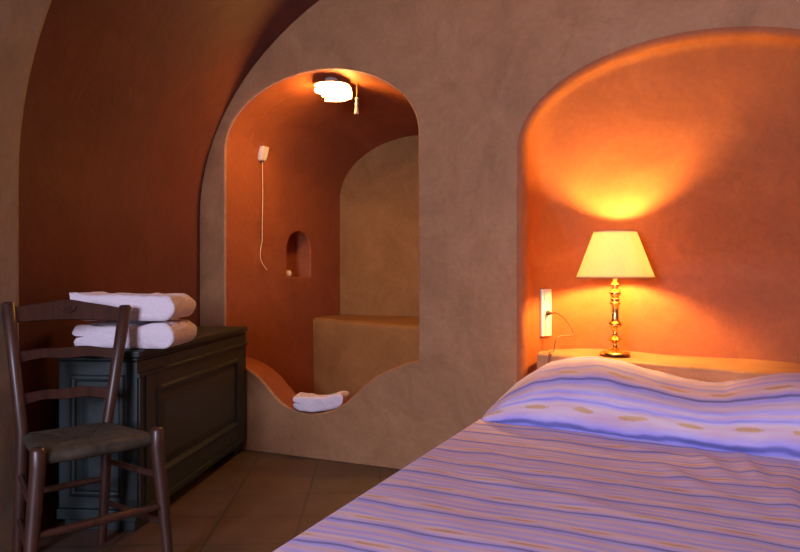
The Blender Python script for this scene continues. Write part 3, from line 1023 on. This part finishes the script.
def slat(nm, zc, upper, lower, bow=0.022, tk=0.013):
    a = on_post(postL, zc); b = on_post(postR, zc-0.012)
    mb = MB(); n = 36; rows = []
    for i in range(n+1):
        u = i/n
        p = a.lerp(b, u) - fv*(bow*math.sin(PI*u))
        zu = upper(u); zl = lower(u); zm_ = p.z
        row = [p + fv*tk/2 + Vector((0,0,zl+0.003)), p + fv*tk/2 + Vector((0,0,zu-0.003)), p + fv*tk*0.2 + Vector((0,0,zu)), p - fv*tk*0.2 + Vector((0,0,zu)),
               p - fv*tk/2 + Vector((0,0,zu-0.003)), p - fv*tk/2 + Vector((0,0,zl+0.003)), p - fv*tk*0.2 + Vector((0,0,zl)), p + fv*tk*0.2 + Vector((0,0,zl))]
        rows.append([loc(q) for q in row])
    idx = mb.grid(rows, closed=True); mb.f.append(idx[0]); mb.f.append(idx[-1][::-1])
    return mb.build(nm, M_chair, chair, angle=45)
g = lambda u, c, w: math.exp(-((u-c)/w)**2)
crest = slat('top_rail', 0.838, lambda u: 0.012 + 0.026*math.sin(PI*u)**0.8 + 0.008*g(u, 0.5, 0.13), lambda u: -0.036 + 0.010*math.sin(PI*u))
slat('slat', 0.700, lambda u: 0.010 + 0.012*g(u, 0.66, 0.2) + 0.006*g(u, 0.3, 0.15), lambda u: -0.026 + 0.009*math.sin(PI*u)**2 - 0.004*math.cos(4*PI*u))
slat('slat', 0.562, lambda u: 0.010 + 0.012*g(u, 0.68, 0.2) + 0.006*g(u, 0.3, 0.15), lambda u: -0.026 + 0.009*math.sin(PI*u)**2 - 0.004*math.cos(4*PI*u))
# little carved leaf in the middle of the crest
mb = MB()
a = on_post(postL, 0.838); b = on_post(postR, 0.826); cpos = a.lerp(b, 0.5) - fv*0.022 + fv*0.0062
wl = (b-a).normalized()
rows = []
for rr, dp in ((0.0305, 0.0), (0.028, 0.005), (0.020, 0.006), (0.016, 0.0015), (0.002, 0.003)):
    rows.append([loc(cpos + fv*dp + wl*(rr*math.cos(PI+PI*j/18)) + Vector((0,0,0.022 + rr*0.8*math.sin(PI+PI*j/18)))) for j in range(19)])
mb.grid(rows)
mb.build('carving', M_chair, crest, angle=50)
# seat
mb = MB()
n = 90
def quad(u, v):   # u left->right, v front->back
    f0 = FLp.lerp(FRp, u) + fv*0.018*math.sin(PI*u)
    b0 = BLp.lerp(BRp, u)
    return f0.lerp(b0, v)
rows_t = []
for i in range(n+1):
    row = []
    for j in range(n+1):
        u, v = i/n, j/n
        eu = min(u, 1-u)*0.36; ev = min(v, 1-v)*0.32
        dist = min(eu, ev)
        ridge = 0.0032*abs(math.sin(dist*PI/0.0125))
        edge = min(1.0, dist/0.03)
        z = SZ - 0.004 - 0.022*(1-math.sqrt(max(0, 1-(1-edge)**2))) - 0.010*math.exp(-((u-.5)**2+(v-.5)**2)/0.06) + ridge - 0.004*math.exp(-((eu-ev)/0.006)**2)
        p = quad(u, v); row.append(loc((p.x, p.y, z)))
    rows_t.append(row)
ti = mb.grid(rows_t)
bot = []
for i in range(n+1):
    row = []
    for j in range(n+1):
        u, v = i/n, j/n
        dist = min(min(u, 1-u)*0.36, min(v, 1-v)*0.32); edge = min(1.0, dist/0.03)
        p = quad(u, v); row.append(loc((p.x, p.y, SZ-0.030-0.018*math.sqrt(max(0, 1-(1-edge)**2)))))
    bot.append(row)
bi = mb.grid(bot)
def skirt(ta, ba):
    for i in range(len(ta)-1): mb.f.append([ta[i], ta[i+1], ba[i+1], ba[i]])
skirt(ti[0], bi[0]); skirt(ti[-1], bi[-1]); skirt([r[0] for r in ti], [r[0] for r in bi]); skirt([r[-1] for r in ti], [r[-1] for r in bi])
mb.build('seat', M_rush, chair, angle=70)
def rung(p, q, r=0.0115):
    mb = MB(); p = Vector(p); q = Vector(q)
    pts = [loc(p.lerp(q, i/10)) for i in range(11)]
    mb.tube(pts, [r*(0.72+0.28*math.sin(PI*i/10)) for i in range(11)], 12)
    mb.build('stretcher', M_chair, chair, angle=60)
def fl(z): return up(FLp, z, -wv*0.02+fv*0.01)
def fr(z): return up(FRp, z, wv*0.02+fv*0.01)
rung(fl(0.21), fr(0.208), 0.014)
rung(fr(0.30), on_post(postR, 0.305)); rung(fr(0.15), on_post(postR, 0.155))
rung(fl(0.30), on_post(postL, 0.305)); rung(fl(0.15), on_post(postL, 0.155))
rung(on_post(postL, 0.24), on_post(postR, 0.24))

# ------------------------------------------------------------------ light
ld = bpy.data.lights.new('window_daylight', 'AREA'); ld.shape = 'RECTANGLE'; ld.size = 2*ww-0.1; ld.size_y = wz1-wz0-0.1
ld.energy = 150.0; ld.color = (0.74, 0.72, 1.0)
lo = bpy.data.objects.new('window_daylight', ld); COL.objects.link(lo)
lo.location = W(wc_s, ft-0.12, (wz0+wz1)/2)
dirv = Vector((NX, NY, -0.10)).normalized()
lo.rotation_euler = dirv.to_track_quat('-Z', 'Y').to_euler()

w = bpy.data.worlds.new('sky'); scn.world = w; w.use_nodes = True
bg = w.node_tree.nodes['Background']; bg.inputs[0].default_value = (0.55, 0.68, 1.0, 1); bg.inputs[1].default_value = 0.4

# ------------------------------------------------------------------ camera
cd = bpy.data.cameras.new('camera'); cd.sensor_width = 36; cd.lens = 36*F/800; cd.clip_start = 0.05
co = bpy.data.objects.new('camera', cd); COL.objects.link(co)
co.location = (0, 0, CAMZ); co.rotation_euler = (PI/2, 0, 0)
scn.camera = co

vs = scn.view_settings
scn.display_settings.display_device = 'sRGB'
vs.view_transform = 'Standard'; vs.look = 'None'; vs.gamma = 1.0; vs.use_curve_mapping = False
vs.exposure = 0.0
scn.cycles.max_bounces = 8
scn.cycles.diffuse_bounces = 5
scn.cycles.sample_clamp_indirect = 6.0
scn.cycles.use_denoising = True
